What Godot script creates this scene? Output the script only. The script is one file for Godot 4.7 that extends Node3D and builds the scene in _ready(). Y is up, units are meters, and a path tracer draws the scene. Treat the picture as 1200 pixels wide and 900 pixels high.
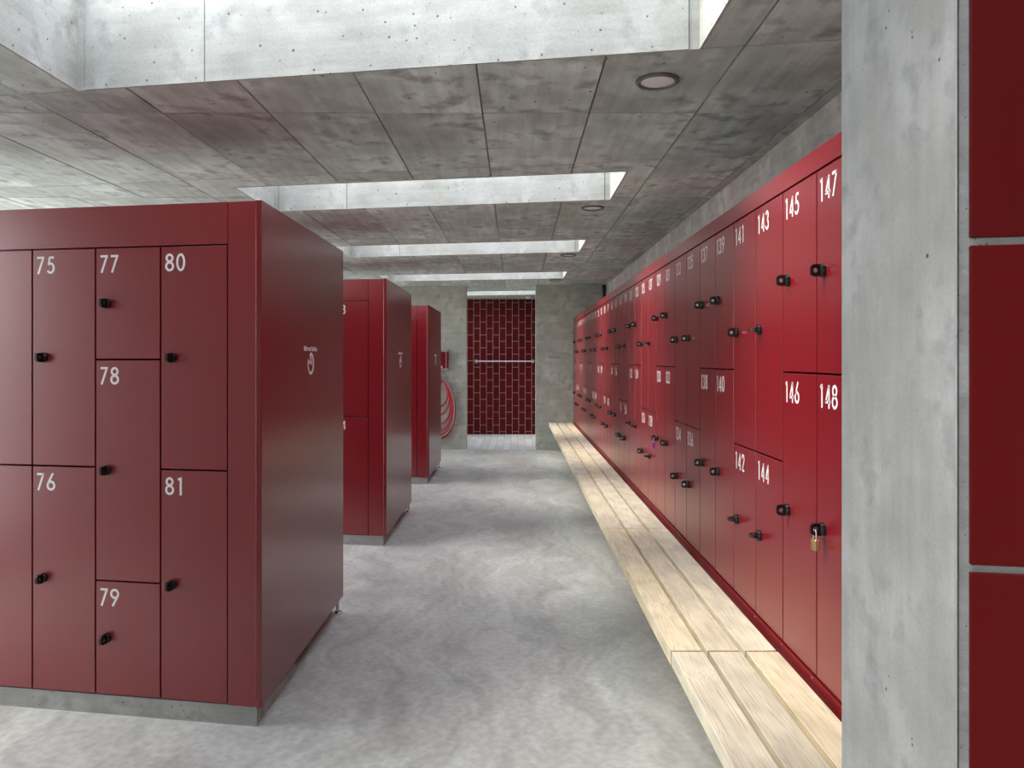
extends Node3D
# Changing room with red lockers. x to the right, y up, -z into the picture. "depth" below means -z, measured from the camera.
# The skylights, the cross walls and the locker blocks lie askew to the long wall: their depth falls by SKEW metres per metre of x.

const SKEW := 0.167
const EYE := 1.531
const CEIL := 2.783
const ROOF := 0.50          # thickness of roof and upstand round the skylights
const FAR := 12.55          # depth of the far wall where x = 0
const WALL_K := 0.10
const PITCH := 0.3045       # width of one locker on the long wall
const LX := 0.98            # x of the locker fronts on the long wall

var M := {}
var meshes := {}
var taken := {}
var rng := RandomNumberGenerator.new()


func _ready() -> void:
	rng.seed = 7
	# ---- camera -------------------------------------------------------------------------------------------------
	var cam := Camera3D.new()
	cam.name = "camera"
	cam.projection = Camera3D.PROJECTION_FRUSTUM
	cam.near = 0.05
	cam.far = 200.0
	cam.size = 0.05 * 900.0 / 870.0
	cam.frustum_offset = Vector2(-3.5, -29.0) / 870.0 * 0.05
	cam.position = Vector3(0, EYE, 0)
	add_child(cam)
	cam.current = true
	# ---- sky, sun and exposure ------------------------------------------------------------------------------------
	var env := Environment.new()
	env.background_mode = Environment.BG_SKY
	var sky := Sky.new()
	var sm := ProceduralSkyMaterial.new()
	sm.sky_top_color = Color(0.76, 0.80, 0.87)
	sm.sky_horizon_color = Color(1.0, 1.0, 0.99)
	sm.sky_curve = 0.3
	sm.ground_bottom_color = Color(0.55, 0.55, 0.53)
	sm.ground_horizon_color = Color(0.75, 0.75, 0.74)
	sm.sky_energy_multiplier = 1.0
	sky.sky_material = sm
	env.sky = sky
	env.tonemap_mode = Environment.TONE_MAPPER_LINEAR
	env.tonemap_exposure = 6.2
	env.sdfgi_enabled = true
	env.ssao_enabled = true
	env.ssil_enabled = true
	var we := WorldEnvironment.new()
	we.name = "world_environment"
	we.environment = env
	add_child(we)
	var sun := DirectionalLight3D.new()
	sun.name = "hazy_sun"
	sun.light_color = Color(1.0, 0.97, 0.93)
	sun.light_energy = 0.38
	sun.light_angular_distance = 40.0
	sun.shadow_enabled = true
	sun.sky_mode = DirectionalLight3D.SKY_MODE_LIGHT_ONLY
	add_child(sun)
	sun.look_at_from_position(Vector3.ZERO, Vector3(0.72, -0.95, 0.02), Vector3.FORWARD)
	# ---- the place ------------------------------------------------------------------------------------------------
	make_materials()
	build_floor()
	build_ceiling()
	build_walls()
	build_windows()
	build_shower()
	build_near_wall()
	# ---- the things -----------------------------------------------------------------------------------------------
	build_long_bank()
	build_blocks()
	build_benches()
	build_lamps()
	build_far_things()


# ================================================================================================= materials
func noise_bytes(w: int, h: int, freq: float, oct: int, sd: int, kind := FastNoiseLite.TYPE_SIMPLEX_SMOOTH, to := Vector2i.ZERO) -> PackedByteArray:
	var n := FastNoiseLite.new()
	n.noise_type = kind
	n.frequency = freq
	n.fractal_octaves = oct
	n.seed = sd
	var im: Image = n.get_seamless_image(w, h)
	if to != Vector2i.ZERO:
		im.resize(to.x, to.y, Image.INTERPOLATE_CUBIC)
	im.convert(Image.FORMAT_L8)
	return im.get_data()


func tex(w: int, h: int, data: PackedByteArray, fmt: int) -> ImageTexture:
	return ImageTexture.create_from_image(Image.create_from_data(w, h, false, fmt, data))


# Concrete: blotches, brushed streaks, fine grain and air holes. Returns [colour, relief].
func concrete(base: float, blotch: float, streak: float, grain: float, stain: float, holes: int, sd: int, along_v: bool) -> Array:
	var s := 1024
	var a := noise_bytes(s, s, 0.004, 5, sd)
	var b := noise_bytes(128 if along_v else s, s if not along_v else 512, 0.02, 4, sd + 1, FastNoiseLite.TYPE_SIMPLEX_SMOOTH, Vector2i(s, s))
	if along_v:
		b = noise_bytes(s, 96, 0.03, 4, sd + 1, FastNoiseLite.TYPE_SIMPLEX_SMOOTH, Vector2i(s, s))
	else:
		b = noise_bytes(96, s, 0.03, 4, sd + 1, FastNoiseLite.TYPE_SIMPLEX_SMOOTH, Vector2i(s, s))
	var c := noise_bytes(s, s, 0.11, 3, sd + 2)
	var d := noise_bytes(s, s, 0.012, 6, sd + 3)
	var rgb := PackedByteArray()
	rgb.resize(s * s * 3)
	var hgt := PackedByteArray()
	hgt.resize(s * s)
	for i in s * s:
		var ai := a[i] - 128.0
		var bi := b[i] - 128.0
		var ci := c[i] - 128.0
		var di := d[i] / 255.0
		var st := clampf((di - 0.48) * 2.6, 0.0, 1.0) * clampf((ai + 40.0) / 80.0, 0.0, 1.0)
		var v := base + ai * blotch + bi * streak + ci * grain - st * stain
		rgb[i * 3] = int(clampf(v, 0, 255))
		rgb[i * 3 + 1] = int(clampf(v + 0.5, 0, 255))
		rgb[i * 3 + 2] = int(clampf(v - 2.5 + ai * 0.02, 0, 255))
		hgt[i] = int(clampf(150.0 + ci * 0.25 + bi * 0.18, 0, 255))
	var r := RandomNumberGenerator.new()
	r.seed = sd
	for k in holes:
		var cx := r.randi_range(0, s - 1)
		var cy := r.randi_range(0, s - 1)
		var rad := 0.8 + 2.4 * pow(r.randf(), 3.0)
		var q := int(ceil(rad)) + 1
		for y in range(-q, q + 1):
			for x in range(-q, q + 1):
				var e := clampf(rad - sqrt(x * x + y * y) + 0.5, 0.0, 1.0)
				if e > 0.0:
					var i := posmod(cy + y, s) * s + posmod(cx + x, s)
					for ch in 3:
						rgb[i * 3 + ch] = int(rgb[i * 3 + ch] * (1.0 - 0.55 * e))
					hgt[i] = int(hgt[i] * (1.0 - 0.8 * e))
	return [tex(s, s, rgb, Image.FORMAT_RGB8), tex(s, s, hgt, Image.FORMAT_L8)]


func world_mat(maps: Array, tint: Color, scale: float, rough: float, relief: float, offset := Vector3.ZERO) -> StandardMaterial3D:
	var m := StandardMaterial3D.new()
	m.albedo_texture = maps[0]
	m.albedo_color = tint
	m.roughness = rough
	m.uv1_triplanar = true
	m.uv1_world_triplanar = true
	m.uv1_scale = Vector3.ONE * scale
	m.uv1_offset = offset
	if relief > 0.0:
		m.heightmap_enabled = true
		m.heightmap_texture = maps[1]
		m.heightmap_scale = relief
	return m


func plain(c: Color, rough: float, metal := 0.0, spec := 0.5) -> StandardMaterial3D:
	var m := StandardMaterial3D.new()
	m.albedo_color = c
	m.roughness = rough
	m.metallic = metal
	m.metallic_specular = spec
	return m


func floor_maps() -> Array:
	var s := 1024
	var w := noise_bytes(s, s, 0.0035, 5, 51)
	var w2 := noise_bytes(s, 300, 0.011, 5, 52, FastNoiseLite.TYPE_SIMPLEX_SMOOTH, Vector2i(s, s))
	var f := noise_bytes(s, s, 0.09, 3, 53)
	var g := noise_bytes(s, 300, 0.035, 4, 54, FastNoiseLite.TYPE_SIMPLEX_SMOOTH, Vector2i(s, s))
	var rgb := PackedByteArray()
	rgb.resize(s * s * 3)
	var ro := PackedByteArray()
	ro.resize(s * s)
	for y in s:
		for x in s:
			# trowel swirls: the cloud noise is looked up through a warp of itself
			var i := y * s + x
			var wx := posmod(x + int((w[i] - 128) * 0.5), s)
			var wy := posmod(y + int((w2[i] - 128) * 0.3), s)
			var j := wy * s + wx
			var p := (w2[j] - 128.0)
			var cloud := clampf((p - 8.0) / 60.0, 0.0, 1.0)
			var v := 199.0 + (w[j] - 128.0) * 0.11 + cloud * 10.0 - clampf((-p - 16.0) / 50.0, 0.0, 1.0) * 8.0 + (g[j] - 128.0) * 0.11 + (f[i] - 128.0) * 0.12
			rgb[i * 3] = int(clampf(v - 1.0, 0, 255))
			rgb[i * 3 + 1] = int(clampf(v, 0, 255))
			rgb[i * 3 + 2] = int(clampf(v - 7.0, 0, 255))
			ro[i] = int(clampf(120.0 + (w[j] - 128.0) * 0.2 + (f[i] - 128.0) * 0.15, 0, 255))
	var r := RandomNumberGenerator.new()
	r.seed = 5
	for k in 260:
		var i := r.randi_range(0, s * s - 1)
		for ch in 3:
			rgb[i * 3 + ch] = int(rgb[i * 3 + ch] * 0.72)
	return [tex(s, s, rgb, Image.FORMAT_RGB8), tex(s, s, ro, Image.FORMAT_L8)]


func wood_maps(sd: int) -> Array:
	# grain runs along v
	var w := 256
	var h := 1024
	var a := noise_bytes(w, 64, 0.012, 3, sd, FastNoiseLite.TYPE_SIMPLEX_SMOOTH, Vector2i(w, h))
	var b := noise_bytes(w, 40, 0.12, 3, sd + 1, FastNoiseLite.TYPE_SIMPLEX_SMOOTH, Vector2i(w, h))
	var c := noise_bytes(w, h, 0.006, 3, sd + 2)
	var rgb := PackedByteArray()
	rgb.resize(w * h * 3)
	for i in w * h:
		var ring := sin((a[i] / 255.0) * 40.0 + (i % w) * 0.02)
		ring = pow(maxf(ring, 0.0), 3.0)
		var v := 1.0 - 0.09 * ring + (b[i] - 128.0) * 0.0004 + (c[i] - 128.0) * 0.0005
		rgb[i * 3] = int(clampf(243.0 * v, 0, 255))
		rgb[i * 3 + 1] = int(clampf(234.0 * (v - 0.012 * ring), 0, 255))
		rgb[i * 3 + 2] = int(clampf(207.0 * (v - 0.03 * ring), 0, 255))
	return [tex(w, h, rgb, Image.FORMAT_RGB8)]


func make_materials() -> void:
	var wall := concrete(204, 0.20, 0.08, 0.07, 34, 520, 11, false)
	var ceil := concrete(217, 0.22, 0.13, 0.06, 60, 160, 31, true)
	M.wall = world_mat(wall, Color(1.0, 1.0, 0.99), 0.5, 0.85, 0.25)
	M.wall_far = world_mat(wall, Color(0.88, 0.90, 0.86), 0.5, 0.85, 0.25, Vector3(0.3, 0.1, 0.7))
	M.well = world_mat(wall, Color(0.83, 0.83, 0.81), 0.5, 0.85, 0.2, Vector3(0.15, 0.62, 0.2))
	for k in 5:
		var t: float = [0.93, 0.98, 0.95, 1.0, 0.90][k]
		M["ceil%d" % k] = world_mat(ceil, Color(t * 0.945, t, t * 0.985), 0.42, 0.8, 0.2, Vector3(k * 0.37, 0, k * 0.23))
	var jamb := concrete(208, 0.15, 0.05, 0.05, 26, 40, 71, true)
	M.jamb = world_mat(jamb, Color(0.82, 0.82, 0.82), 1.6, 0.8, 0.05)
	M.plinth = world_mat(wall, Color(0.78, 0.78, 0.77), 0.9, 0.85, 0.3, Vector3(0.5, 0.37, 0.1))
	var fl := floor_maps()
	var f := StandardMaterial3D.new()
	f.albedo_texture = fl[0]
	f.roughness_texture = fl[1]
	f.roughness_texture_channel = BaseMaterial3D.TEXTURE_CHANNEL_RED
	f.roughness = 1.0
	f.uv1_triplanar = true
	f.uv1_world_triplanar = true
	f.uv1_scale = Vector3.ONE * 0.22
	f.uv1_offset = Vector3(0.4, 0, 0.12)
	M.floor = f
	# lockers: satin red paint
	M.red = plain(Color(0.50, 0.055, 0.11), 0.28, 0.0, 0.8)
	M.red_gloss = plain(Color(0.46, 0.055, 0.10), 0.25, 0.0, 0.85)
	M.print = plain(Color(0.93, 0.92, 0.91), 0.6)
	M.print_red = plain(Color(0.28, 0.09, 0.09), 0.7)
	M.black = plain(Color(0.055, 0.055, 0.058), 0.32)
	M.steel = plain(Color(0.80, 0.80, 0.80), 0.22, 1.0)
	M.brass = plain(Color(0.82, 0.74, 0.54), 0.45, 1.0)
	M.purple = plain(Color(0.66, 0.24, 0.58), 0.4)
	M.ring = plain(Color(0.40, 0.42, 0.43), 0.35, 0.3)
	M.diffuser = plain(Color(0.95, 0.97, 0.96), 0.5)
	M.white = plain(Color(0.88, 0.88, 0.87), 0.6)
	M.mortar = world_mat(wall, Color(0.72, 0.72, 0.72), 3.0, 0.9, 0.05)
	M.grout = plain(Color(0.74, 0.68, 0.66), 0.9)
	for k in 4:
		M["tile%d" % k] = plain([Color(0.36, 0.05, 0.062), Color(0.385, 0.055, 0.067), Color(0.345, 0.047, 0.058), Color(0.37, 0.047, 0.062)][k], 0.4, 0.0, 0.28)
	M.tile_floor0 = plain(Color(0.86, 0.86, 0.85), 0.5)
	M.tile_floor1 = plain(Color(0.89, 0.89, 0.88), 0.5)
	M.tile_floor2 = plain(Color(0.83, 0.83, 0.83), 0.5)
	M.hose = plain(Color(0.72, 0.14, 0.22), 0.35)
	M.hose_grey = plain(Color(0.66, 0.66, 0.65), 0.4)
	M.glass = plain(Color(0.95, 0.97, 0.97, 0.08), 0.02)
	M.glass.transparency = BaseMaterial3D.TRANSPARENCY_ALPHA
	M.frame = plain(Color(0.30, 0.30, 0.31), 0.5, 0.3)
	M.ground = plain(Color(0.76, 0.75, 0.73), 0.9)
	for k in 4:
		var wm := wood_maps(90 + k * 7)
		var m := StandardMaterial3D.new()
		m.albedo_texture = wm[0]
		m.albedo_color = [Color(1, 1, 1), Color(0.97, 0.96, 0.95), Color(1.0, 0.98, 0.94), Color(0.95, 0.95, 0.95)][k]
		m.roughness = 0.55
		M["wood%d" % k] = m


# ================================================================================================= shape helpers
func pt(x: float, y: float, depth: float) -> Vector3:
	return Vector3(x, y, -depth)


func begin() -> SurfaceTool:
	var st := SurfaceTool.new()
	st.begin(Mesh.PRIMITIVE_TRIANGLES)
	return st


func tri(st: SurfaceTool, a: Vector3, b: Vector3, c: Vector3, n: Vector3) -> void:
	var g := (b - a).cross(c - a)
	var cw := g.dot(n) < 0.0
	for p in ([a, b, c] if cw else [a, c, b]):
		st.set_normal(n)
		st.add_vertex(p)


func quad(st: SurfaceTool, a: Vector3, b: Vector3, c: Vector3, d: Vector3, n: Vector3) -> void:
	tri(st, a, b, c, n)
	tri(st, a, c, d, n)


# A box given by its eight corners p[x][y][z] as a flat list (x slowest), with flat faces turned away from its middle.
func hexa(st: SurfaceTool, p: Array) -> void:
	var mid := Vector3.ZERO
	for q in p:
		mid += q / 8.0
	for f in [[0, 1, 3, 2], [4, 5, 7, 6], [0, 1, 5, 4], [2, 3, 7, 6], [0, 2, 6, 4], [1, 3, 7, 5]]:
		var n: Vector3 = (p[f[1]] - p[f[0]]).cross(p[f[3]] - p[f[0]]).normalized()
		if n.dot(p[f[0]] - mid) < 0.0:
			n = -n
		quad(st, p[f[0]], p[f[1]], p[f[2]], p[f[3]], n)


func box(st: SurfaceTool, lo: Vector3, hi: Vector3) -> void:
	var p := []
	for x in [lo.x, hi.x]:
		for y in [lo.y, hi.y]:
			for z in [lo.z, hi.z]:
				p.append(Vector3(x, y, z))
	hexa(st, p)


# Box between x0..x1 whose front and back follow the skew: depth = t - k x.
func skew_box(st: SurfaceTool, x0: float, x1: float, y0: float, y1: float, t0: float, t1: float, k := SKEW, from := Vector3.ZERO) -> void:
	var p := []
	for x in [x0, x1]:
		for y in [y0, y1]:
			for t in [t0, t1]:
				p.append(pt(x, y, t - k * x) - from)
	hexa(st, p)


# Box with chamfered edges.
func bevel_box(st: SurfaceTool, lo: Vector3, hi: Vector3, c: float) -> void:
	var mid := (lo + hi) / 2.0
	var half := (hi - lo) / 2.0
	var v := func(s: Vector3, axis: int) -> Vector3:
		var q := Vector3(s.x * (half.x - c), s.y * (half.y - c), s.z * (half.z - c))
		q[axis] = s[axis] * half[axis]
		return mid + q
	for axis in 3:
		var u := (axis + 1) % 3
		var w := (axis + 2) % 3
		for s in [-1.0, 1.0]:
			var n := Vector3.ZERO
			n[axis] = s
			var r := []
			for e in [[-1, -1], [1, -1], [1, 1], [-1, 1]]:
				var k := Vector3.ZERO
				k[axis] = s
				k[u] = e[0]
				k[w] = e[1]
				r.append(v.call(k, axis))
			quad(st, r[0], r[1], r[2], r[3], n)
		for s in [-1.0, 1.0]:
			for t in [-1.0, 1.0]:
				var a := Vector3.ZERO
				a[axis] = -1.0
				a[u] = s
				a[w] = t
				var b := a
				b[axis] = 1.0
				var n := Vector3.ZERO
				n[u] = s
				n[w] = t
				quad(st, v.call(a, u), v.call(b, u), v.call(b, w), v.call(a, w), n.normalized())
	for x in [-1.0, 1.0]:
		for y in [-1.0, 1.0]:
			for z in [-1.0, 1.0]:
				var k := Vector3(x, y, z)
				tri(st, v.call(k, 0), v.call(k, 1), v.call(k, 2), k.normalized())


# Lathe about an axis through at; profile of Vector2(radius, along).
func lathe(st: SurfaceTool, at: Vector3, axis: Vector3, profile: Array, sides: int) -> void:
	var u := axis.cross(Vector3.UP if absf(axis.y) < 0.9 else Vector3.RIGHT).normalized()
	var w := axis.cross(u).normalized()
	for k in profile.size() - 1:
		var p: Vector2 = profile[k]
		var q: Vector2 = profile[k + 1]
		var slope := Vector2(q.y - p.y, p.x - q.x).normalized()
		for i in sides:
			var a0 := TAU * i / sides
			var a1 := TAU * (i + 1) / sides
			var d0 := u * cos(a0) + w * sin(a0)
			var d1 := u * cos(a1) + w * sin(a1)
			var n0 := (d0 * slope.x + axis * slope.y).normalized()
			var n1 := (d1 * slope.x + axis * slope.y).normalized()
			var c := [at + axis * p.y + d0 * p.x, at + axis * p.y + d1 * p.x, at + axis * q.y + d1 * q.x, at + axis * q.y + d0 * q.x]
			smooth_quad(st, c, [n0, n1, n1, n0])


func smooth_quad(st: SurfaceTool, c: Array, n: Array) -> void:
	var mean: Vector3 = n[0] + n[1] + n[2] + n[3]
	for f in [[0, 1, 2], [0, 2, 3]]:
		var g: Vector3 = (c[f[1]] - c[f[0]]).cross(c[f[2]] - c[f[0]])
		if g.length_squared() < 1e-18:
			continue
		var order = f if g.dot(mean) < 0.0 else [f[0], f[2], f[1]]
		for i in order:
			st.set_normal(n[i])
			st.add_vertex(c[i])


# A round tube along a path.
func tube(st: SurfaceTool, path: Array, r: float, sides: int) -> void:
	var rings := []
	var up := Vector3(0.12, 0.35, 0.93).normalized()
	for i in path.size():
		var d: Vector3 = (path[mini(i + 1, path.size() - 1)] - path[maxi(i - 1, 0)]).normalized()
		var u := d.cross(up).normalized()
		var w := d.cross(u).normalized()
		var ring := []
		for k in sides + 1:
			ring.append(u * cos(TAU * k / sides) + w * sin(TAU * k / sides))
		rings.append(ring)
	for i in path.size() - 1:
		for k in sides:
			var a: Vector3 = rings[i][k]
			var b: Vector3 = rings[i][k + 1]
			var c: Vector3 = rings[i + 1][k + 1]
			var d: Vector3 = rings[i + 1][k]
			smooth_quad(st, [path[i] + a * r, path[i] + b * r, path[i + 1] + c * r, path[i + 1] + d * r], [a, b, c, d])
	for e in [0, path.size() - 1]:
		var o: Vector3 = path[e]
		var n: Vector3 = (o - path[1 if e == 0 else e - 1]).normalized()
		for k in sides:
			tri(st, o, o + rings[e][k] * r, o + rings[e][k + 1] * r, n)


# ================================================================================================= naming
func numbered(called: String) -> String:
	var n: int = taken.get(called, 0)
	taken[called] = n + 1
	return called if n == 0 else "%s_%03d" % [called, n]


func tag(o: Node3D, label: String, category: String, group := "", kind := "") -> void:
	o.set_meta("label", label)
	o.set_meta("category", category)
	if group != "":
		o.set_meta("group", group)
	if kind != "":
		o.set_meta("kind", kind)


func thing(called: String, label: String, category: String, at := Vector3.ZERO, group := "", kind := "") -> Node3D:
	var o := Node3D.new()
	o.name = numbered(called)
	o.position = at
	tag(o, label, category, group, kind)
	add_child(o, true)
	return o


func part(called: String, m, mat: Material, parent: Node, at := Vector3.ZERO) -> MeshInstance3D:
	var o := MeshInstance3D.new()
	o.name = called
	o.mesh = m.commit() if m is SurfaceTool else m
	o.material_override = mat
	o.position = at
	parent.add_child(o, true)
	return o


func solid(called: String, st: SurfaceTool, mat: Material, label: String, category: String, kind := "structure") -> MeshInstance3D:
	var o := part(numbered(called), st, mat, self)
	tag(o, label, category, "", kind)
	return o


# ================================================================================================= the setting
func build_floor() -> void:
	var st := begin()
	skew_box(st, -4.6, 1.75, -0.15, 0.0, 0.50, FAR + 0.02, WALL_K)
	skew_box(st, -2.8, 1.75, -0.15, 0.0, -2.9, 0.50, WALL_K)
	solid("floor", st, M.floor, "polished grey screed floor with pale trowel clouds, running between lockers and bench", "floor")
	st = begin()
	box(st, Vector3(-30, -0.4, -30), Vector3(-4.65, -0.2, 3))
	box(st, Vector3(-30, -0.4, 3), Vector3(12, -0.2, 24))
	solid("ground", st, M.ground, "plain paved ground outside the side windows and the entrance", "ground")


func skylights() -> Array:
	# each: t of the near edge and of the far edge
	var out := []
	for i in range(-1, 5):
		var far := 2.99 + 2.832 * i + SKEW * 0.745
		out.append([far - 0.865, far])
	return out


func build_ceiling() -> void:
	var x0 := -4.6
	var x1 := 1.75
	var wl := -2.04
	var wr := 0.745
	var lo := CEIL + 0.022
	var hi := CEIL + ROOF
	var sk := skylights()
	var t0 := -3.2
	var t1 := 15.9
	var st := begin()
	var g := 0.012
	skew_box(st, x0, wl - g, lo, hi, t0, t1)
	skew_box(st, wr + g, x1, lo, hi, t0, t1)
	var from := t0
	for s in sk:
		skew_box(st, wl - g, wr + g, lo, hi, from, s[0] - g)
		from = s[1] + g
		# faces of the well, down to the underside
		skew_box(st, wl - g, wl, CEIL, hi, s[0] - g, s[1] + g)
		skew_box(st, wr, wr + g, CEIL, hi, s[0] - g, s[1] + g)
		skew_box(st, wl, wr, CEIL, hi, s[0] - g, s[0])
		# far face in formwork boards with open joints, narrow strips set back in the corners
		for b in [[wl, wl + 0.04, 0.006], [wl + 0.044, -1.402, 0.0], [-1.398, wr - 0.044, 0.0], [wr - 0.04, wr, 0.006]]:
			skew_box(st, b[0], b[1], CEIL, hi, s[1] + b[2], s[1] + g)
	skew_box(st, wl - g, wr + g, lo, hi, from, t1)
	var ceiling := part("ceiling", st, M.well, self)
	tag(ceiling, "board-marked raw concrete ceiling pierced by slanting skylight wells", "ceiling", "", "structure")
	# formwork panels: sheets of 0.543 x 1.97 m, cut by the skylights and by the skew boards before each of them
	var bands := []
	var edge := t0
	for s in sk:
		bands.append([edge, s[0] - 0.26])
		bands.append([s[0] - 0.26, s[1] + 0.009])
		edge = s[1] + 0.009
	bands.append([edge, t1])
	var bi := 0
	for band in bands:
		var strip := PackedVector2Array([Vector2(x0, band[0] - SKEW * x0), Vector2(x1, band[0] - SKEW * x1), Vector2(x1, band[1] - SKEW * x1), Vector2(x0, band[1] - SKEW * x0)])
		for i in range(-10, 4):
			for j in range(-4, 7):
				var a := maxf(-0.165 + 0.543 * i, x0)
				var b := minf(-0.165 + 0.543 * (i + 1), x1)
				var d := 3.78 + 1.97 * j
				var cell := PackedVector2Array([Vector2(a, d), Vector2(b, d), Vector2(b, d + 1.97), Vector2(a, d + 1.97)])
				for piece in Geometry2D.intersect_polygons(cell, strip):
					var left := [piece]
					for s in sk:
						var e := 0.009
						var hole := PackedVector2Array([Vector2(wl - e, s[0] - e - SKEW * wl), Vector2(wr + e, s[0] - e - SKEW * wr), Vector2(wr + e, s[1] + e - SKEW * wr), Vector2(wl - e, s[1] + e - SKEW * wl)])
						var next := []
						for q in left:
							next.append_array(Geometry2D.clip_polygons(q, hole))
						left = next
					for q in left:
						for r in Geometry2D.offset_polygon(q, -0.0043, Geometry2D.JOIN_MITER):
							ceiling_panel(ceiling, r, i, j, bi)
		bi += 1


func ceiling_panel(parent: Node, poly: PackedVector2Array, i: int, j: int, b: int) -> void:
	var idx := Geometry2D.triangulate_polygon(poly)
	if idx.is_empty():
		return
	var st := begin()
	var y := CEIL + 0.0012 * (posmod(i * 7 + j * 5, 3))
	for k in range(0, idx.size(), 3):
		tri(st, pt(poly[idx[k]].x, y, poly[idx[k]].y), pt(poly[idx[k + 1]].x, y, poly[idx[k + 1]].y), pt(poly[idx[k + 2]].x, y, poly[idx[k + 2]].y), Vector3.DOWN)
	var mid := Vector2.ZERO
	for p in poly:
		mid += p / poly.size()
	for k in poly.size():
		var p := poly[k]
		var q := poly[(k + 1) % poly.size()]
		var e := (q - p).normalized()
		var n := Vector2(e.y, -e.x)
		if n.dot(p - mid) < 0.0:
			n = -n
		quad(st, pt(p.x, y, p.y), pt(q.x, y, q.y), pt(q.x, CEIL + 0.022, q.y), pt(p.x, CEIL + 0.022, p.y), Vector3(n.x, 0, -n.y))
	part("formwork_panel", st, M["ceil%d" % posmod(i * 3 + j * 7 + b * 2, 5)], parent)


func build_walls() -> void:
	# right wall behind the lockers
	var st := begin()
	box(st, pt(1.53, 0, 15.6) , pt(1.75, CEIL + 0.02, -2.9))
	solid("wall_right", st, M.wall, "raw concrete wall strip showing above the long row of red lockers", "wall")
	# far wall: two piers with a full-height opening between them
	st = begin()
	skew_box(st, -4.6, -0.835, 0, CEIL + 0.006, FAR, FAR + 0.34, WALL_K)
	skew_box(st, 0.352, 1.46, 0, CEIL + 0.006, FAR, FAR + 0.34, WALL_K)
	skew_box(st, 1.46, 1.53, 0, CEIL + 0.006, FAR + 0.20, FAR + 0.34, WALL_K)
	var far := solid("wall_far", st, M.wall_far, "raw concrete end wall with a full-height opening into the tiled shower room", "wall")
	# lettering on it
	var tm := lettering("Duschen", 0.036)
	var o := part("lettering", tm, M.print_red, far)
	o.position = pt(0.662, EYE + 0.035, FAR - WALL_K * 0.662 - 0.002)
	o.rotation.y = -atan(WALL_K)
	# left wall with window openings
	st = begin()
	var edges := [0.62]
	for w in window_spans():
		edges.append_array(w)
	edges.append(13.6)
	for k in range(0, edges.size(), 2):
		box(st, pt(-4.6, 0, edges[k + 1]), pt(-4.4, CEIL + 0.006, edges[k]))
	for w in window_spans():
		box(st, pt(-4.6, 0, w[1]), pt(-4.4, WIN_SILL, w[0]))
		box(st, pt(-4.6, WIN_HEAD, w[1]), pt(-4.4, CEIL + 0.006, w[0]))
	solid("wall_left", st, M.wall, "concrete side wall with tall windows at the ends of the aisles", "wall")


const WIN_SILL := 0.12
const WIN_HEAD := 2.74


func window_spans() -> Array:
	return [[0.95, 3.5], [4.2, 6.7], [7.2, 9.7], [10.2, 12.6]]


func build_windows() -> void:
	var k := 1
	for w in window_spans():
		glazed("window_%d" % k, "tall side window at the end of an aisle", pt(-4.5, WIN_SILL, w[0]), w[1] - w[0], WIN_HEAD - WIN_SILL)
		k += 1


func glazed(called: String, label: String, at: Vector3, d: float, h: float) -> void:
		var win := thing(called, label, "window", at, "side windows", "structure")
		var st := begin()
		for z in [[0.0, 0.05], [d / 2 - 0.025, d / 2 + 0.025], [d - 0.05, d]]:
			box(st, Vector3(-0.03, 0, -z[1]), Vector3(0.03, h, -z[0]))
		for y in [[0.0, 0.05], [h - 0.05, h]]:
			for z in [[0.05, d / 2 - 0.025], [d / 2 + 0.025, d - 0.05]]:
				box(st, Vector3(-0.03, y[0], -z[1]), Vector3(0.03, y[1], -z[0]))
		part("window_frame", st, M.frame, win)
		for z in [[0.05, d / 2 - 0.025], [d / 2 + 0.025, d - 0.05]]:
			st = begin()
			quad(st, Vector3(0, 0.05, -z[0]), Vector3(0, 0.05, -z[1]), Vector3(0, h - 0.05, -z[1]), Vector3(0, h - 0.05, -z[0]), Vector3(1, 0, 0))
			part("pane", st, M.glass, win)


# A field of upright tiles in half-offset columns; u runs along x, tiles stand proud of the wall towards the camera.
func tile_field(parent: Node, x0: float, x1: float, y0: float, y1: float, t_face: float, k: float, first: float, row0: float, w: float, h: float, gap: float, thick: float, bevel: float, flip := 0) -> void:
	var i := 0
	var x := first
	while x < x1 - 0.002:
		var a := maxf(x + gap / 2, x0)
		var b := minf(x + w - gap / 2, x1)
		var y := row0 - (h / 2 if posmod(i + flip, 2) == 1 else 0.0) - h * 14
		while y < y1:
			var c := maxf(y + gap / 2, y0)
			var d := minf(y + h - gap / 2, y1)
			if d - c > 0.01 and b - a > 0.004:
				var key := "tile %.4f %.4f %.4f" % [b - a, d - c, thick]
				if not meshes.has(key):
					var st := begin()
					bevel_box(st, Vector3(0, 0, -thick), Vector3(b - a, d - c, 0), bevel)
					meshes[key] = st.commit()
				var o := part("tile", meshes[key], M["tile%d" % rng.randi_range(0, 3)], parent, pt(a, c, t_face - k * a))
				o.rotation.y = -atan(k)
			y += h
		x += w
		i += 1


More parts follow.
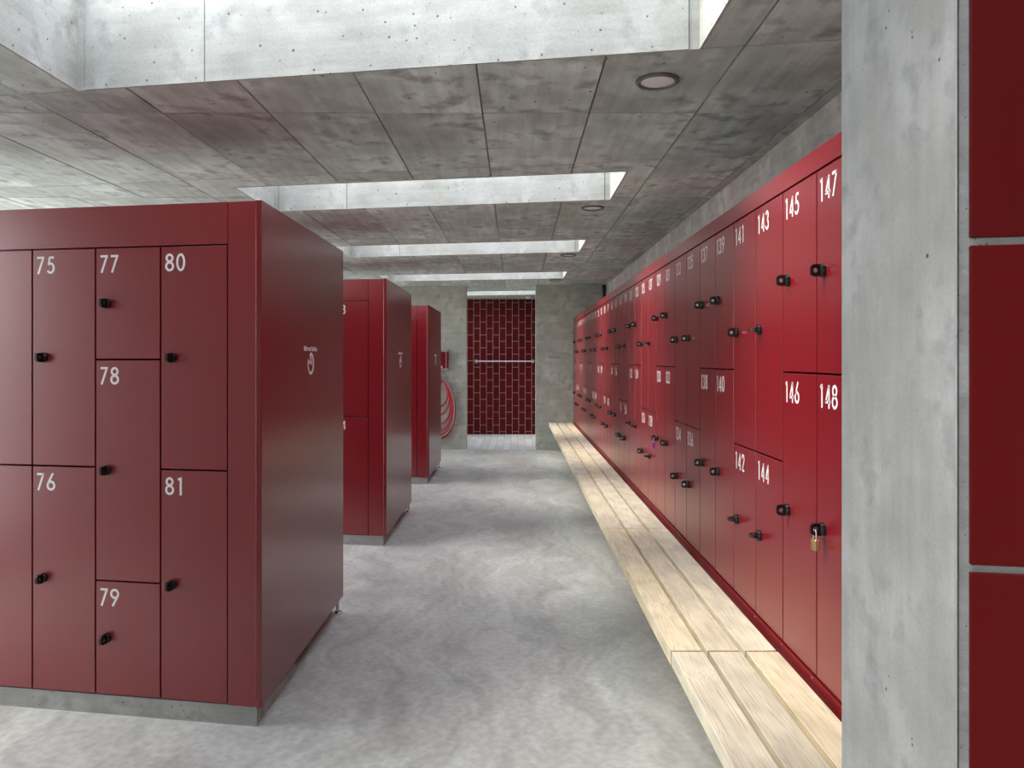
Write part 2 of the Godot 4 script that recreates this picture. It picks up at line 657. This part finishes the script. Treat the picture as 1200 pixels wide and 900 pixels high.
func build_shower() -> void:
	var back := 15.11
	var st := begin()
	skew_box(st, -2.8, 1.53, -0.15, CEIL + 0.006, back + 0.004, back + 0.2, 0.0)
	var wall := solid("wall_shower", st, M.grout, "shower room back wall of dark red upright tiles in half-offset columns", "wall")
	tile_field(wall, -2.0, 1.2, 0.004, CEIL - 0.03, back, 0.0, -0.842 - 0.1311 * 9, 0.06, 0.1311, 0.2622, 0.0085, 0.010, 0.0012, 1)
	st = begin()
	box(st, pt(-2.8, 0, back + 0.2), pt(-2.6, CEIL + 0.006, 14.9))
	box(st, pt(-2.8, 0, 13.3), pt(-2.6, CEIL + 0.006, FAR + 0.3))
	box(st, pt(-2.8, 0, 14.9), pt(-2.6, 0.3, 13.3))
	glazed("window_5", "shower room window out of the camera's sight", Vector3(-2.7, 0.3, -13.3), 1.6, CEIL - 0.3)
	solid("wall_shower_side", st, M.wall, "plain concrete side wall of the shower room", "wall")
	# floor of long grey tiles
	st = begin()
	skew_box(st, -2.8, 1.53, -0.15, -0.008, FAR + 0.02, back + 0.2, 0.06)
	var fl := solid("floor_shower", st, M.grout, "shower room floor of pale grey narrow tiles seen through the opening", "floor")
	var x := -1.65
	var i := 0
	while x < 1.0:
		var d := 12.64 - WALL_K * 0.3 - (0.26 if i % 2 else 0.0)
		while d < back:
			var a := maxf(d + 0.002, FAR + 0.03 - WALL_K * x)
			var b := minf(d + 0.524, back)
			if b - a > 0.03:
				st = begin()
				bevel_box(st, Vector3(0.004, -0.010, -(b - a)), Vector3(0.127, 0.0, 0), 0.001)
				part("tile", st, M["tile_floor%d" % rng.randi_range(0, 2)], fl, pt(x, 0, a))
			d += 0.526
		x += 0.131
		i += 1


func build_near_wall() -> void:
	# the wall whose opening the camera looks through: plastered concrete reveal, red tiles on the camera's side
	var t := 0.5924 + SKEW * 0.351
	var st := begin()
	skew_box(st, 0.351, 1.53, 0, CEIL + 0.006, t + 0.008, t + 0.205)
	skew_box(st, 0.351, 0.3527, 0, CEIL + 0.006, t, t + 0.008)
	skew_box(st, -4.4, -0.90, 0, CEIL + 0.006, t + 0.008, t + 0.205)
	var wall := solid("wall_near", st, M.jamb, "grey plastered concrete reveal in the foreground beside dark red tiles", "wall")
	st = begin()
	skew_box(st, 0.3553, 1.53, 0, CEIL + 0.006, t + 0.0022, t + 0.008)
	part("tile_mortar", st, M.mortar, wall)
	tile_field(wall, 0.3617, 1.14, 0.004, CEIL - 0.01, t - 0.0015, SKEW, 0.3617 - 0.003, 1.3645, 0.1311, 0.2600, 0.0062, 0.008, 0.0008, 0)
	# the room the camera stands in
	st = begin()
	for w in [[-2.8, -2.3], [-0.5, 1.53]]:
		box(st, pt(w[0], 0, -2.7), pt(w[1], CEIL + 0.006, -2.9))
	box(st, pt(-2.3, 2.5, -2.7), pt(-0.5, CEIL + 0.006, -2.9))
	box(st, pt(-2.8, 0, 1.2), pt(-2.6, CEIL + 0.006, -2.7))
	solid("wall_entry", st, M.wall, "plain concrete walls of the entry behind the camera", "wall")


# ================================================================================================= lockers
# digits as strokes in a unit cell (height 1), after geometric sans-serif figures
func arc(cx: float, cy: float, rx: float, ry: float, a0: float, a1: float, n := 20) -> Array:
	var out := []
	for i in n + 1:
		var a := deg_to_rad(lerpf(a0, a1, float(i) / n))
		out.append(Vector2(cx + rx * cos(a), cy + ry * sin(a)))
	return out


func digit_strokes(c: String) -> Array:
	# [advance, stroke, stroke ...]; a stroke is a list of points on its centre line; lines end square
	var h := 0.066
	match c:
		"0": return [0.60, arc(0.27, 0.5, 0.21, 0.5 - h, 0, 360, 32)]
		"1": return [0.50, [Vector2(0.27, 0.0), Vector2(0.27, 1.0)], [Vector2(0.10, 0.865), Vector2(0.27, 0.945)]]
		"2": return [0.58, arc(0.26, 0.70, 0.19, 0.30 - h, 175, -35, 18) + [Vector2(0.10, h)], [Vector2(0.03, h), Vector2(0.50, h)]]
		"3": return [0.58, arc(0.25, 0.745, 0.17, 0.255 - h, 165, -90, 18), arc(0.25, 0.285, 0.20, 0.285 - h, 90, -165, 18)]
		"4": return [0.60, [Vector2(0.40, 0.0), Vector2(0.40, 0.97)], [Vector2(0.385, 0.93), Vector2(0.085, 0.27)], [Vector2(0.03, 0.27), Vector2(0.54, 0.27)]]
		"5": return [0.58, [Vector2(0.46, 1.0 - h), Vector2(0.17, 1.0 - h)], [Vector2(0.19, 1.0 - h * 0.6), Vector2(0.12, 0.50)], arc(0.24, 0.33, 0.21, 0.33 - h, 125, -150, 22)]
		"6": return [0.60, arc(0.27, 0.29, 0.215, 0.29 - h, 0, 360, 28), [Vector2(0.40, 1.0), Vector2(0.09, 0.42)]]
		"7": return [0.58, [Vector2(0.03, 1.0 - h), Vector2(0.50, 1.0 - h)], [Vector2(0.455, 0.985), Vector2(0.10, 0.0)]]
		"8": return [0.60, arc(0.27, 0.745, 0.18, 0.255 - h, 0, 360, 26), arc(0.27, 0.285, 0.21, 0.285 - h, 0, 360, 28)]
		"9": return [0.60, arc(0.27, 0.71, 0.215, 0.29 - h, 0, 360, 28), [Vector2(0.14, 0.0), Vector2(0.45, 0.58)]]
	return [0.3]


func stroke(st: SurfaceTool, line: Array, half: float, at: Vector2, size: float, z: float) -> void:
	var closed: bool = line[0].distance_to(line[-1]) < 0.001
	var n := line.size()
	var left := []
	var right := []
	for i in n:
		var p: Vector2 = line[i]
		var before: Vector2 = line[i - 1] if i > 0 else (line[n - 2] if closed else p - (line[1] - p))
		var after: Vector2 = line[i + 1] if i < n - 1 else (line[1] if closed else p + (p - line[n - 2]))
		var d1 := (p - before).normalized()
		var d2 := (after - p).normalized()
		var m := (d1 + d2).normalized()
		var s := Vector2(-m.y, m.x) * half / maxf(0.4, m.dot(d2))
		left.append((p + s) * size + at)
		right.append((p - s) * size + at)
	for i in n - 1:
		quad(st, Vector3(left[i].x, left[i].y, z), Vector3(left[i + 1].x, left[i + 1].y, z), Vector3(right[i + 1].x, right[i + 1].y, z), Vector3(right[i].x, right[i].y, z), Vector3(0, 0, 1))


func number_mesh(n: int, size: float) -> Mesh:
	var st := begin()
	var x := 0.0
	for c in str(n):
		var g := digit_strokes(c)
		for k in range(1, g.size()):
			stroke(st, g[k], 0.066, Vector2(x, 0), size, 0.0)
		x += g[0] * size * 1.13
	return st.commit()


func lettering(text: String, size: float) -> TextMesh:
	var tm := TextMesh.new()
	var f := SystemFont.new()
	f.font_names = PackedStringArray(["Droid Sans"])
	tm.font = f
	tm.text = text
	tm.font_size = 64
	tm.pixel_size = size / 46.0
	tm.depth = 0.001
	return tm


# black turn lock: round rosette and a flat thumb piece with an eye for a padlock
func lock_meshes() -> Array:
	if not meshes.has("lock"):
		var st := begin()
		lathe(st, Vector3.ZERO, Vector3(0, 0, 1), [Vector2(0.0215, 0), Vector2(0.0215, 0.008), Vector2(0.0195, 0.0135), Vector2(0.0165, 0.0150), Vector2(0.0, 0.0150)], 24)
		meshes["lock"] = st.commit()
		st = begin()
		# outline in (y, out), thickness along x, with a round eye
		var outline := [Vector2(-0.019, 0.012), Vector2(0.019, 0.012), Vector2(0.0195, 0.030), Vector2(0.017, 0.038), Vector2(0.011, 0.043), Vector2(-0.011, 0.043), Vector2(-0.017, 0.038), Vector2(-0.0195, 0.030)]
		var eye := Vector2(0, 0.0285)
		var outer := []
		var inner := []
		var dirs := []
		for k in outline.size():
			var a: Vector2 = outline[k]
			var b: Vector2 = outline[(k + 1) % outline.size()]
			for s in 4:
				outer.append(a.lerp(b, s / 4.0))
		for p in outer:
			var d: Vector2 = (p - eye).normalized()
			dirs.append(d)
			inner.append(eye + d * 0.0085)
		var c := outer.size()
		var th := 0.0085
		for k in c:
			var j := (k + 1) % c
			for s in [-1.0, 1.0]:
				# cheeks: thinner towards the tip
				var ta: float = th - (outer[k].y - 0.012) * 0.10
				var tb: float = th - (outer[j].y - 0.012) * 0.10
				quad(st, Vector3(s * ta, outer[k].x, outer[k].y), Vector3(s * tb, outer[j].x, outer[j].y), Vector3(s * 0.007, inner[j].x, inner[j].y), Vector3(s * 0.007, inner[k].x, inner[k].y), Vector3(s, 0, 0.05).normalized())
			var e: Vector2 = (outer[j] - outer[k]).normalized()
			var n := Vector2(e.y, -e.x)
			if n.dot(outer[k] - eye) < 0:
				n = -n
			var t1: float = th - (outer[k].y - 0.012) * 0.10
			var t2: float = th - (outer[j].y - 0.012) * 0.10
			quad(st, Vector3(-t1, outer[k].x, outer[k].y), Vector3(t1, outer[k].x, outer[k].y), Vector3(t2, outer[j].x, outer[j].y), Vector3(-t2, outer[j].x, outer[j].y), Vector3(0, n.x, n.y))
			quad(st, Vector3(-0.007, inner[k].x, inner[k].y), Vector3(0.007, inner[k].x, inner[k].y), Vector3(0.007, inner[j].x, inner[j].y), Vector3(-0.007, inner[j].x, inner[j].y), Vector3(0, -dirs[k].x, -dirs[k].y))
		meshes["thumb"] = st.commit()
		st = begin()
		lathe(st, Vector3(-0.0072, 0, 0.0285), Vector3(1, 0, 0), [Vector2(0.0, 0.0), Vector2(0.0055, 0.0), Vector2(0.0055, 0.0144), Vector2(0.0, 0.0144)], 12)
		meshes["pin"] = st.commit()
	return [meshes["lock"], meshes["thumb"], meshes["pin"]]


# One numbered locker: origin at its lower left corner, front at z = 0, looking along its own +z.
func locker(number: int, w: float, h: float, depth: float, turned: bool, label: String, group: String, xf: Transform3D, pin := true) -> Node3D:
	var o := thing("locker", label, "locker", Vector3.ZERO, group)
	o.transform = xf
	var gap := 0.0035
	var key := "door %.3f %.3f" % [w, h]
	if not meshes.has(key):
		var st := begin()
		bevel_box(st, Vector3(gap, gap, -0.019), Vector3(w - gap, h - gap, 0), 0.0012)
		meshes[key] = st.commit()
		st = begin()
		box(st, Vector3(0.010, 0.008, -depth), Vector3(w - 0.010, h - 0.008, -0.0192))
		meshes["body" + key] = st.commit()
	part("carcass", meshes["body" + key], M.red, o)
	var door := part("door", meshes[key], M.red, o)
	var nm := part("number", number_mesh(number, 0.076), M.print, door)
	nm.position = Vector3(0.022, h - 0.032 - 0.076, 0.0004)
	var lm := lock_meshes()
	var lk := part("lock", lm[0], M.black, door)
	lk.position = Vector3(0.055, h * 0.5, 0)
	var th := part("thumb_turn", lm[1], M.black, door)
	th.position = lk.position
	if pin:
		var pn := part("lock_pin", lm[2], M.steel, door)
		pn.position = lk.position
		if turned:
			pn.rotation.z = PI / 2
	if turned:
		th.rotation.z = PI / 2
	return o


const ORDINAL := ["first", "second", "third", "fourth", "fifth", "sixth", "seventh", "eighth", "ninth", "tenth", "eleventh", "twelfth", "thirteenth", "fourteenth", "fifteenth", "sixteenth", "seventeenth", "eighteenth", "nineteenth", "twentieth", "twenty-first", "twenty-second", "twenty-third", "twenty-fourth", "twenty-fifth", "twenty-sixth", "twenty-seventh", "twenty-eighth", "twenty-ninth", "thirtieth", "thirty-first", "thirty-second", "thirty-third"]


func build_long_bank() -> void:
	var y0 := 0.498
	var y1 := 2.142
	var near := 2.412          # depth of the far edge of locker 147
	var last := 83
	var mod := (y1 - y0) / 5.0
	var far_end := near + (147 - last) / 2 * PITCH
	var front := near - PITCH
	# concrete base under the lockers
	var st := begin()
	box(st, pt(1.03, 0, 12.42), pt(1.53, 0.43, 0.86))
	solid("plinth", st, M.plinth, "shadowed concrete base under the long row of wall lockers and bench", "plinth")
	# housing round the lockers
	var bank := thing("locker_housing", "long red surround with fascia and base rail framing the wall lockers", "locker housing", pt(LX, 0.43, near))
	var at := bank.position
	st = begin()
	box(st, pt(LX, y1 + 0.004, 12.42) - at, pt(LX + 0.02, 2.216, 0.86) - at)
	part("fascia", st, M.red, bank)
	st = begin()
	box(st, pt(LX + 0.02, 2.196, 12.42) - at, pt(1.528, 2.216, 0.86) - at)
	part("top_panel", st, M.red, bank)
	st = begin()
	box(st, pt(LX - 0.004, 0.43, 12.42) - at, pt(LX + 0.02, y0 - 0.004, 0.86) - at)
	var rail := part("base_rail", st, M.red, bank)
	for d in [2.02, 2.44, 2.72, 3.02, 3.9, 4.6, 4.9, 5.9, 6.55, 6.85, 7.8, 8.5]:
		st = begin()
		lathe(st, pt(LX - 0.004, 0.484, d) - at, Vector3(-1, 0, 0), [Vector2(0.0035, 0.0), Vector2(0.0035, 0.0012), Vector2(0.0, 0.0020)], 10)
		part("screw", st, M.steel, rail)
	st = begin()
	box(st, pt(LX, y0, 12.42) - at, pt(LX + 0.02, y1, far_end + 0.003) - at)
	part("filler_panel", st, M.red, bank)
	st = begin()
	box(st, pt(LX, y0, front - 0.003) - at, pt(LX + 0.02, y1, 0.86) - at)
	part("filler_panel", st, M.red, bank)
	# lockers in pairs of columns; the split sits at two heights in turn
	var col := 0
	for top in range(147, last - 1, -2):
		var left := near + col * PITCH
		var high := (col / 2) % 2 == 0
		var split := y0 + mod * (3.0 if high else 2.0)
		var r := RandomNumberGenerator.new()
		r.seed = 300 + col
		for lower in 2:
			var n := top + lower
			var turned := r.randf() < 0.22
			if n in [143, 144, 142, 127, 122, 124, 119]:
				turned = true
			if n in [130, 145, 146, 147, 148, 141, 139, 140, 137, 138, 135, 133, 134, 136, 131, 129, 132]:
				turned = false
			var a := y0 if lower == 1 else split
			var b := split if lower == 1 else y1
			var size := "short" if b - a < 0.8 else "tall"
			var row := "lower" if lower == 1 else "upper"
			var label := "%s red %s wall locker numbered %d, %s column from the concrete pillar" % [size, row, n, ORDINAL[col]]
			if n == 148:
				label = "tall red lower wall locker numbered 148 with a brass padlock, beside the concrete pillar"
			elif n == 130:
				label = "tall red lower wall locker numbered 130 with a purple padlock on its lock"
			var xf := Transform3D(Basis(Vector3.UP, -PI / 2), pt(LX, a, left))
			locker(n, PITCH, b - a, 0.50, turned, label, "numbered lockers along the wall above the bench", xf, not n in [130, 148])
			if n == 148:
				padlock("small brass padlock hanging from the lock of locker 148", M.brass, xf * Transform3D(Basis(Vector3.UP, 0.0) * Basis(Vector3(0, 0, 1), 0.10), Vector3(0.055, (b - a) * 0.5, 0.0285)))
			elif n == 130:
				padlock("small purple padlock hanging from the lock of locker 130", M.purple, xf * Transform3D(Basis(Vector3(0, 0, 1), -0.2), Vector3(0.055, (b - a) * 0.5, 0.0285)))
		col += 1


func padlock(label: String, mat: Material, xf: Transform3D) -> void:
	var o := thing("padlock", label, "padlock", Vector3.ZERO, "padlocks on the wall lockers")
	o.transform = xf
	var st := begin()
	bevel_box(st, Vector3(-0.017, -0.066, -0.008), Vector3(0.017, -0.031, 0.008), 0.0025)
	var body := part("padlock_body", st, mat, o)
	st = begin()
	lathe(st, Vector3(0, -0.066, 0), Vector3(0, -1, 0), [Vector2(0.005, 0.0), Vector2(0.005, 0.0008), Vector2(0.0, 0.0008)], 12)
	part("keyway", st, M.steel, body)
	var path := [Vector3(-0.0115, -0.034, 0)]
	for k in 13:
		var a := PI - PI * k / 12.0
		path.append(Vector3(0.0115 * cos(a), -0.0085 + 0.0085 * sin(a), 0))
	path.append(Vector3(0.0115, -0.034, 0))
	st = begin()
	tube(st, path, 0.0026, 10)
	part("shackle", st, M.steel, o)


func build_blocks() -> void:
	var k := 0.16
	var y0 := 0.085
	var y1 := 2.012
	var top := 2.193
	var names := ["nearest", "second", "farthest"]
	var i := 0
	for corner in [3.09, 6.08, 9.09]:
		var xr := -1.076
		var xl := -3.3
		var t: float = corner + k * xr
		var length := 1.45
		# concrete upstand the front row stands on
		var st := begin()
		skew_box(st, xl, xr, 0, y0 - 0.003, t + 0.004, t + 0.54, k)
		solid("plinth", st, M.plinth, "low raw concrete plinth under the %s free-standing locker block" % names[i], "plinth")
		var at := pt(xr, y0 - 0.003, corner)
		var blk := thing("locker_block", "%s free-standing red locker block, its end panel facing the aisle" % names[i], "locker block", at, "free-standing locker blocks")
		# end panel towards the aisle
		st = begin()
		bevel_box(st, pt(xr + 0.001, 0.085, corner + length) - at, pt(xr + 0.026, top, corner - 0.014) - at, 0.0025)
		var panel := part("end_panel", st, M.red_gloss, blk)
		sign_print(panel, pt(xr + 0.0268, 1.509, corner + 0.724) - at)
		# corner post, fascia, top and body behind the front row
		var cx := xr - 0.128
		st = begin()
		skew_box(st, cx + 0.002, xr - 0.001, y0 - 0.003, top - 0.003, t, t + 0.02, k, at)
		part("corner_panel", st, M.red, blk)
		st = begin()
		skew_box(st, xl, cx - 0.0005, y1 + 0.003, top - 0.003, t, t + 0.02, k, at)
		part("fascia", st, M.red, blk)
		st = begin()
		skew_box(st, xl, xr - 0.001, top - 0.023, top - 0.003, t + 0.02, t + length - 0.03, k, at)
		part("top_panel", st, M.red, blk)
		st = begin()
		skew_box(st, xl, xr - 0.001, 0.095, top - 0.023, t + 0.53, t + length - 0.03, k, at)
		part("body", st, M.red, blk)
		st = begin()
		skew_box(st, xl, xr - 0.001, 0.087, top - 0.003, t + length - 0.028, t + length - 0.008, k, at)
		part("back_panel", st, M.red, blk)
		for fx in [xr + 0.006, xl + 0.06]:
			st = begin()
			var base := pt(fx, 0, corner + k * (xr - fx) + 1.39) - at
			lathe(st, base, Vector3.UP, [Vector2(0.0, 0.0), Vector2(0.026, 0.0), Vector2(0.026, 0.006), Vector2(0.020, 0.011), Vector2(0.0095, 0.013), Vector2(0.0095, 0.10)], 20)
			part("foot", st, M.steel, blk)
		# the lockers
		var columns := []
		if i == 0:
			columns = [[80, [y1, 1.0625, y0]], [77, [y1, 1.530, 0.576, y0]], [75, [y1, 1.0655, y0]], [73, [y1, 1.0655, y0]]]
		elif i == 1:
			columns = [[53, [y1, 1.0585, y0]]]
		else:
			columns = [[25, [y1, 1.0585, y0]]]
		var w := 0.3045
		var c := 0
		for col in columns:
			var x := cx - w * (c + 1)
			var cuts: Array = col[1]
			for q in cuts.size() - 1:
				var n: int = col[0] + q
				var a: float = cuts[q + 1]
				var b: float = cuts[q]
				var label: String = {
					80: "upper red locker numbered 80 beside the corner panel of the nearest block",
					81: "lower red locker numbered 81 beside the corner panel of the nearest block",
					77: "short red locker numbered 77, topmost of the three-door column",
					78: "tall red locker numbered 78, between lockers 77 and 79",
					79: "short red locker numbered 79, lowest of the three-door column",
					75: "upper red locker numbered 75 beside the three-door column",
					76: "lower red locker numbered 76 beside the three-door column",
				}.get(n, "")
				if n == 73:
					label = "upper red locker at the picture's left edge, next to locker 75"
				elif n == 74:
					label = "lower red locker at the picture's left edge, next to locker 76"
				elif i > 0:
					label = "%s red locker at the aisle corner of the %s block" % ["upper" if q == 0 else "lower", names[i]]
				var xf := Transform3D(Basis(Vector3.UP, -atan(k)), pt(x, a, t - k * x))
				locker(n, w * sqrt(1 + k * k), b - a, 0.49, false, label, "numbered lockers on the free-standing blocks", xf)
			c += 1
		st = begin()
		skew_box(st, xl, cx - w * c - 0.003, y0, y1, t, t + 0.02, k, at)
		part("filler_panel", st, M.red, blk)
		i += 1


# small printed notice on an end panel: a line of text above a ring-shaped emblem
func sign_print(panel: Node3D, at: Vector3) -> void:
	var holder := part("lettering", lettering("Bitte nur barfuss", 0.0235), M.print, panel)
	holder.position = at + Vector3(0.0, 0.076, 0.0)
	holder.rotation.y = PI / 2
	var st := begin()
	# thick right crescent
	for band in [[98.0, -95.0, 0.050, 0.024], [242.0, 150.0, 0.049, 0.017], [268.0, 236.0, 0.0495, 0.016]]:
		var n := 18
		for q in n:
			var a0 := deg_to_rad(lerpf(band[0], band[1], float(q) / n))
			var a1 := deg_to_rad(lerpf(band[0], band[1], float(q + 1) / n))
			var f0: float = band[3] * (0.55 + 0.45 * sin(PI * q / n))
			var f1: float = band[3] * (0.55 + 0.45 * sin(PI * (q + 1) / n))
			var p := [Vector2(cos(a0), sin(a0)) * (band[2] + f0 / 2), Vector2(cos(a1), sin(a1)) * (band[2] + f1 / 2), Vector2(cos(a1), sin(a1)) * (band[2] - f1 / 2), Vector2(cos(a0), sin(a0)) * (band[2] - f0 / 2)]
			quad(st, Vector3(p[0].x, p[0].y, 0), Vector3(p[1].x, p[1].y, 0), Vector3(p[2].x, p[2].y, 0), Vector3(p[3].x, p[3].y, 0), Vector3(0, 0, 1))
	stroke(st, [Vector2(-0.014, 0.052), Vector2(0.008, 0.012), Vector2(0.018, -0.006)], 0.0095, Vector2.ZERO, 1.0, 0.0)
	stroke(st, [Vector2(-0.044, 0.018), Vector2(-0.016, 0.004), Vector2(0.03, 0.006)], 0.007, Vector2.ZERO, 1.0, 0.0)
	var e := part("emblem", st, M.print, panel)
	e.position = at
	e.rotation.y = PI / 2


# ================================================================================================= bench, lamps, far things
func plank_mesh(w: float, h: float, l: float, v0: float) -> Mesh:
	# plank along z with grain along its length; uv in metres so that one picture is 0.25 m across and 1.9 m long
	var st := begin()
	bevel_box(st, Vector3(-w / 2, -h, -l / 2), Vector3(w / 2, 0, l / 2), 0.002)
	var src := st.commit_to_arrays()
	var out := begin()
	for k in src[Mesh.ARRAY_VERTEX].size():
		var p: Vector3 = src[Mesh.ARRAY_VERTEX][k]
		var n: Vector3 = src[Mesh.ARRAY_NORMAL][k]
		out.set_normal(n)
		var across: float = p.x if absf(n.y) > 0.5 else p.y + 0.09
		var along: float = p.z
		if absf(n.z) > 0.7:
			across = p.x
			along = p.y * 2.0
		out.set_uv(Vector2(across / 0.20 + v0, along / 1.6 + v0 * 0.7))
		out.add_vertex(p)
	return out.commit()


func build_benches() -> void:
	var cuts := [0.86, 2.696, 4.648, 6.60, 8.55, 10.50, 12.43]
	for k in cuts.size() - 1:
		var a: float = cuts[k] + 0.006
		var b: float = cuts[k + 1] - 0.006
		var mid := (a + b) / 2
		var nudge: float = [0.003, 0.0, -0.002, 0.001, 0.0, 0.002][k]
		var o := thing("bench", "pale wooden three-plank bench section, %s from the concrete pillar" % ORDINAL[k], "bench", pt(0.758 + nudge, 0.36, mid), "bench sections along the wall lockers")
		for j in 3:
			var x := (j - 1) * 0.135
			part("plank", plank_mesh(0.116, 0.055, b - a, 0.37 * k + 0.23 * j), M["wood%d" % ((k * 2 + j * 3 + k / 2) % 4)], o, Vector3(x, 0.472 - 0.36, 0))
		for s in [-1.0, 1.0]:
			var st := begin()
			box(st, Vector3(-0.165, 0.012, s * 0.6 - 0.02), Vector3(0.265, 0.0565, s * 0.6 + 0.02))
			part("bracket", st, M.frame, o)


func build_lamps() -> void:
	for k in 4:
		var d := 3.34 + 2.79 * k
		var o := thing("ceiling_lamp", "round recessed ceiling lamp with grey rim, %s from the camera" % ORDINAL[k], "ceiling lamp", pt(0.641, CEIL, d), "round ceiling lamps")
		var st := begin()
		lathe(st, Vector3.ZERO, Vector3.DOWN, [Vector2(0.098, -0.001), Vector2(0.098, 0.004), Vector2(0.093, 0.010), Vector2(0.084, 0.012), Vector2(0.077, 0.009), Vector2(0.075, 0.004)], 40)
		part("rim", st, M.ring, o)
		st = begin()
		lathe(st, Vector3.ZERO, Vector3.DOWN, [Vector2(0.076, 0.003), Vector2(0.05, 0.0055), Vector2(0.0, 0.0065)], 40)
		part("diffuser", st, M.diffuser, o)


func build_far_things() -> void:
	# red hose in loops on a hook
	var wz := func(x: float) -> float: return FAR - WALL_K * x
	var hx := -1.30
	var hook := thing("hose_hook", "small grey wall hook carrying the coiled red hose", "hook", pt(hx, 1.170, wz.call(hx)))
	var st := begin()
	tube(st, [Vector3(0, 0.0, 0.0), Vector3(0, -0.01, 0.06), Vector3(0, -0.005, 0.125), Vector3(0, 0.05, 0.145)], 0.010, 10)
	part("hook_arm", st, M.steel, hook)
	st = begin()
	bevel_box(st, Vector3(-0.05, -0.05, 0), Vector3(0.05, 0.06, 0.008), 0.002)
	part("back_plate", st, M.steel, hook)
	var hose := thing("hose", "coiled red water hose hanging in loops on the end wall", "hose", pt(hx, 0.17, wz.call(hx)))
	var loops := [[0.15, 0.42, 0.05], [0.17, 0.54, 0.075], [0.21, 0.70, 0.03], [0.23, 0.86, 0.06], [0.25, 0.93, 0.085], [0.285, 0.97, 0.04], [0.275, 1.02, 0.07]]
	var path := []
	for q in loops.size():
		var a: Array = loops[q]
		var b: Array = loops[mini(q + 1, loops.size() - 1)]
		for s in 40:
			var f := s / 40.0
			var w: float = lerpf(a[0], b[0], f)
			var h: float = lerpf(a[1], b[1], f)
			var z: float = lerpf(a[2], b[2], f)
			var ang := PI / 2 - TAU * f
			var y := 1.03 - h / 2 + h / 2 * sin(ang)
			path.append(Vector3(w * cos(ang) * (1.0 - 0.12 * sin(ang)), y, z + 0.012))
	st = begin()
	tube(st, path, 0.0145, 10)
	part("hose_coil", st, M.hose, hose)
	st = begin()
	path = []
	for s in 60:
		var ang := PI / 2 - TAU * s / 60.0 * 0.93
		path.append(Vector3(0.275 * cos(ang) * (1.0 - 0.1 * sin(ang)), 1.045 - 0.50 + 0.50 * sin(ang), 0.105))
	tube(st, path, 0.010, 10)
	part("hose_tail", st, M.hose_grey, hose)
	# red box above
	var bx := -1.128
	var cab := thing("wall_box", "small red wall box with pale rim above the coiled hose", "wall box", pt(bx, 1.345, wz.call(bx)))
	st = begin()
	bevel_box(st, Vector3(-0.40, 0, -0.003), Vector3(0, 0.345, 0.10), 0.003)
	part("box_body", st, M.red, cab)
	st = begin()
	for r in [[-0.40, 0.0, 0.315, 0.34], [-0.40, 0.0, 0.005, 0.03], [-0.045, -0.028, 0.03, 0.315], [-0.40, -0.38, 0.03, 0.315]]:
		box(st, Vector3(r[0] + 0.003, r[2], 0.1002), Vector3(r[1] - 0.003, r[3], 0.112))
	part("rim", st, M.hose_grey, cab)
	st = begin()
	box(st, Vector3(-0.30, 0.035, 0.1002), Vector3(-0.10, 0.075, 0.106))
	part("label_plate", st, M.white, cab)
	# rail on the tiled wall
	var rail := thing("grab_rail", "brushed steel rail running across the red tiled shower wall", "rail", pt(-0.215, 1.489, 15.11))
	st = begin()
	tube(st, [Vector3(-0.585, 0, 0.07), Vector3(0.585, 0, 0.07)], 0.0165, 14)
	part("bar", st, M.steel, rail)
	for s in [-1.0, 1.0]:
		st = begin()
		lathe(st, Vector3(s * 0.575, 0, 0.0005), Vector3(0, 0, 1), [Vector2(0.038, 0), Vector2(0.038, 0.006), Vector2(0.014, 0.010), Vector2(0.014, 0.06)], 18)
		part("flange", st, M.steel, rail)
	# detector under the shower ceiling
	var det := thing("smoke_detector", "tiny white round detector under the shower room ceiling", "detector", pt(0.262, CEIL, 14.80))
	st = begin()
	lathe(st, Vector3.ZERO, Vector3.DOWN, [Vector2(0.055, -0.001), Vector2(0.055, 0.022), Vector2(0.045, 0.03), Vector2(0.022, 0.032), Vector2(0.018, 0.05), Vector2(0.0, 0.053)], 20)
	part("detector_body", st, M.white, det)
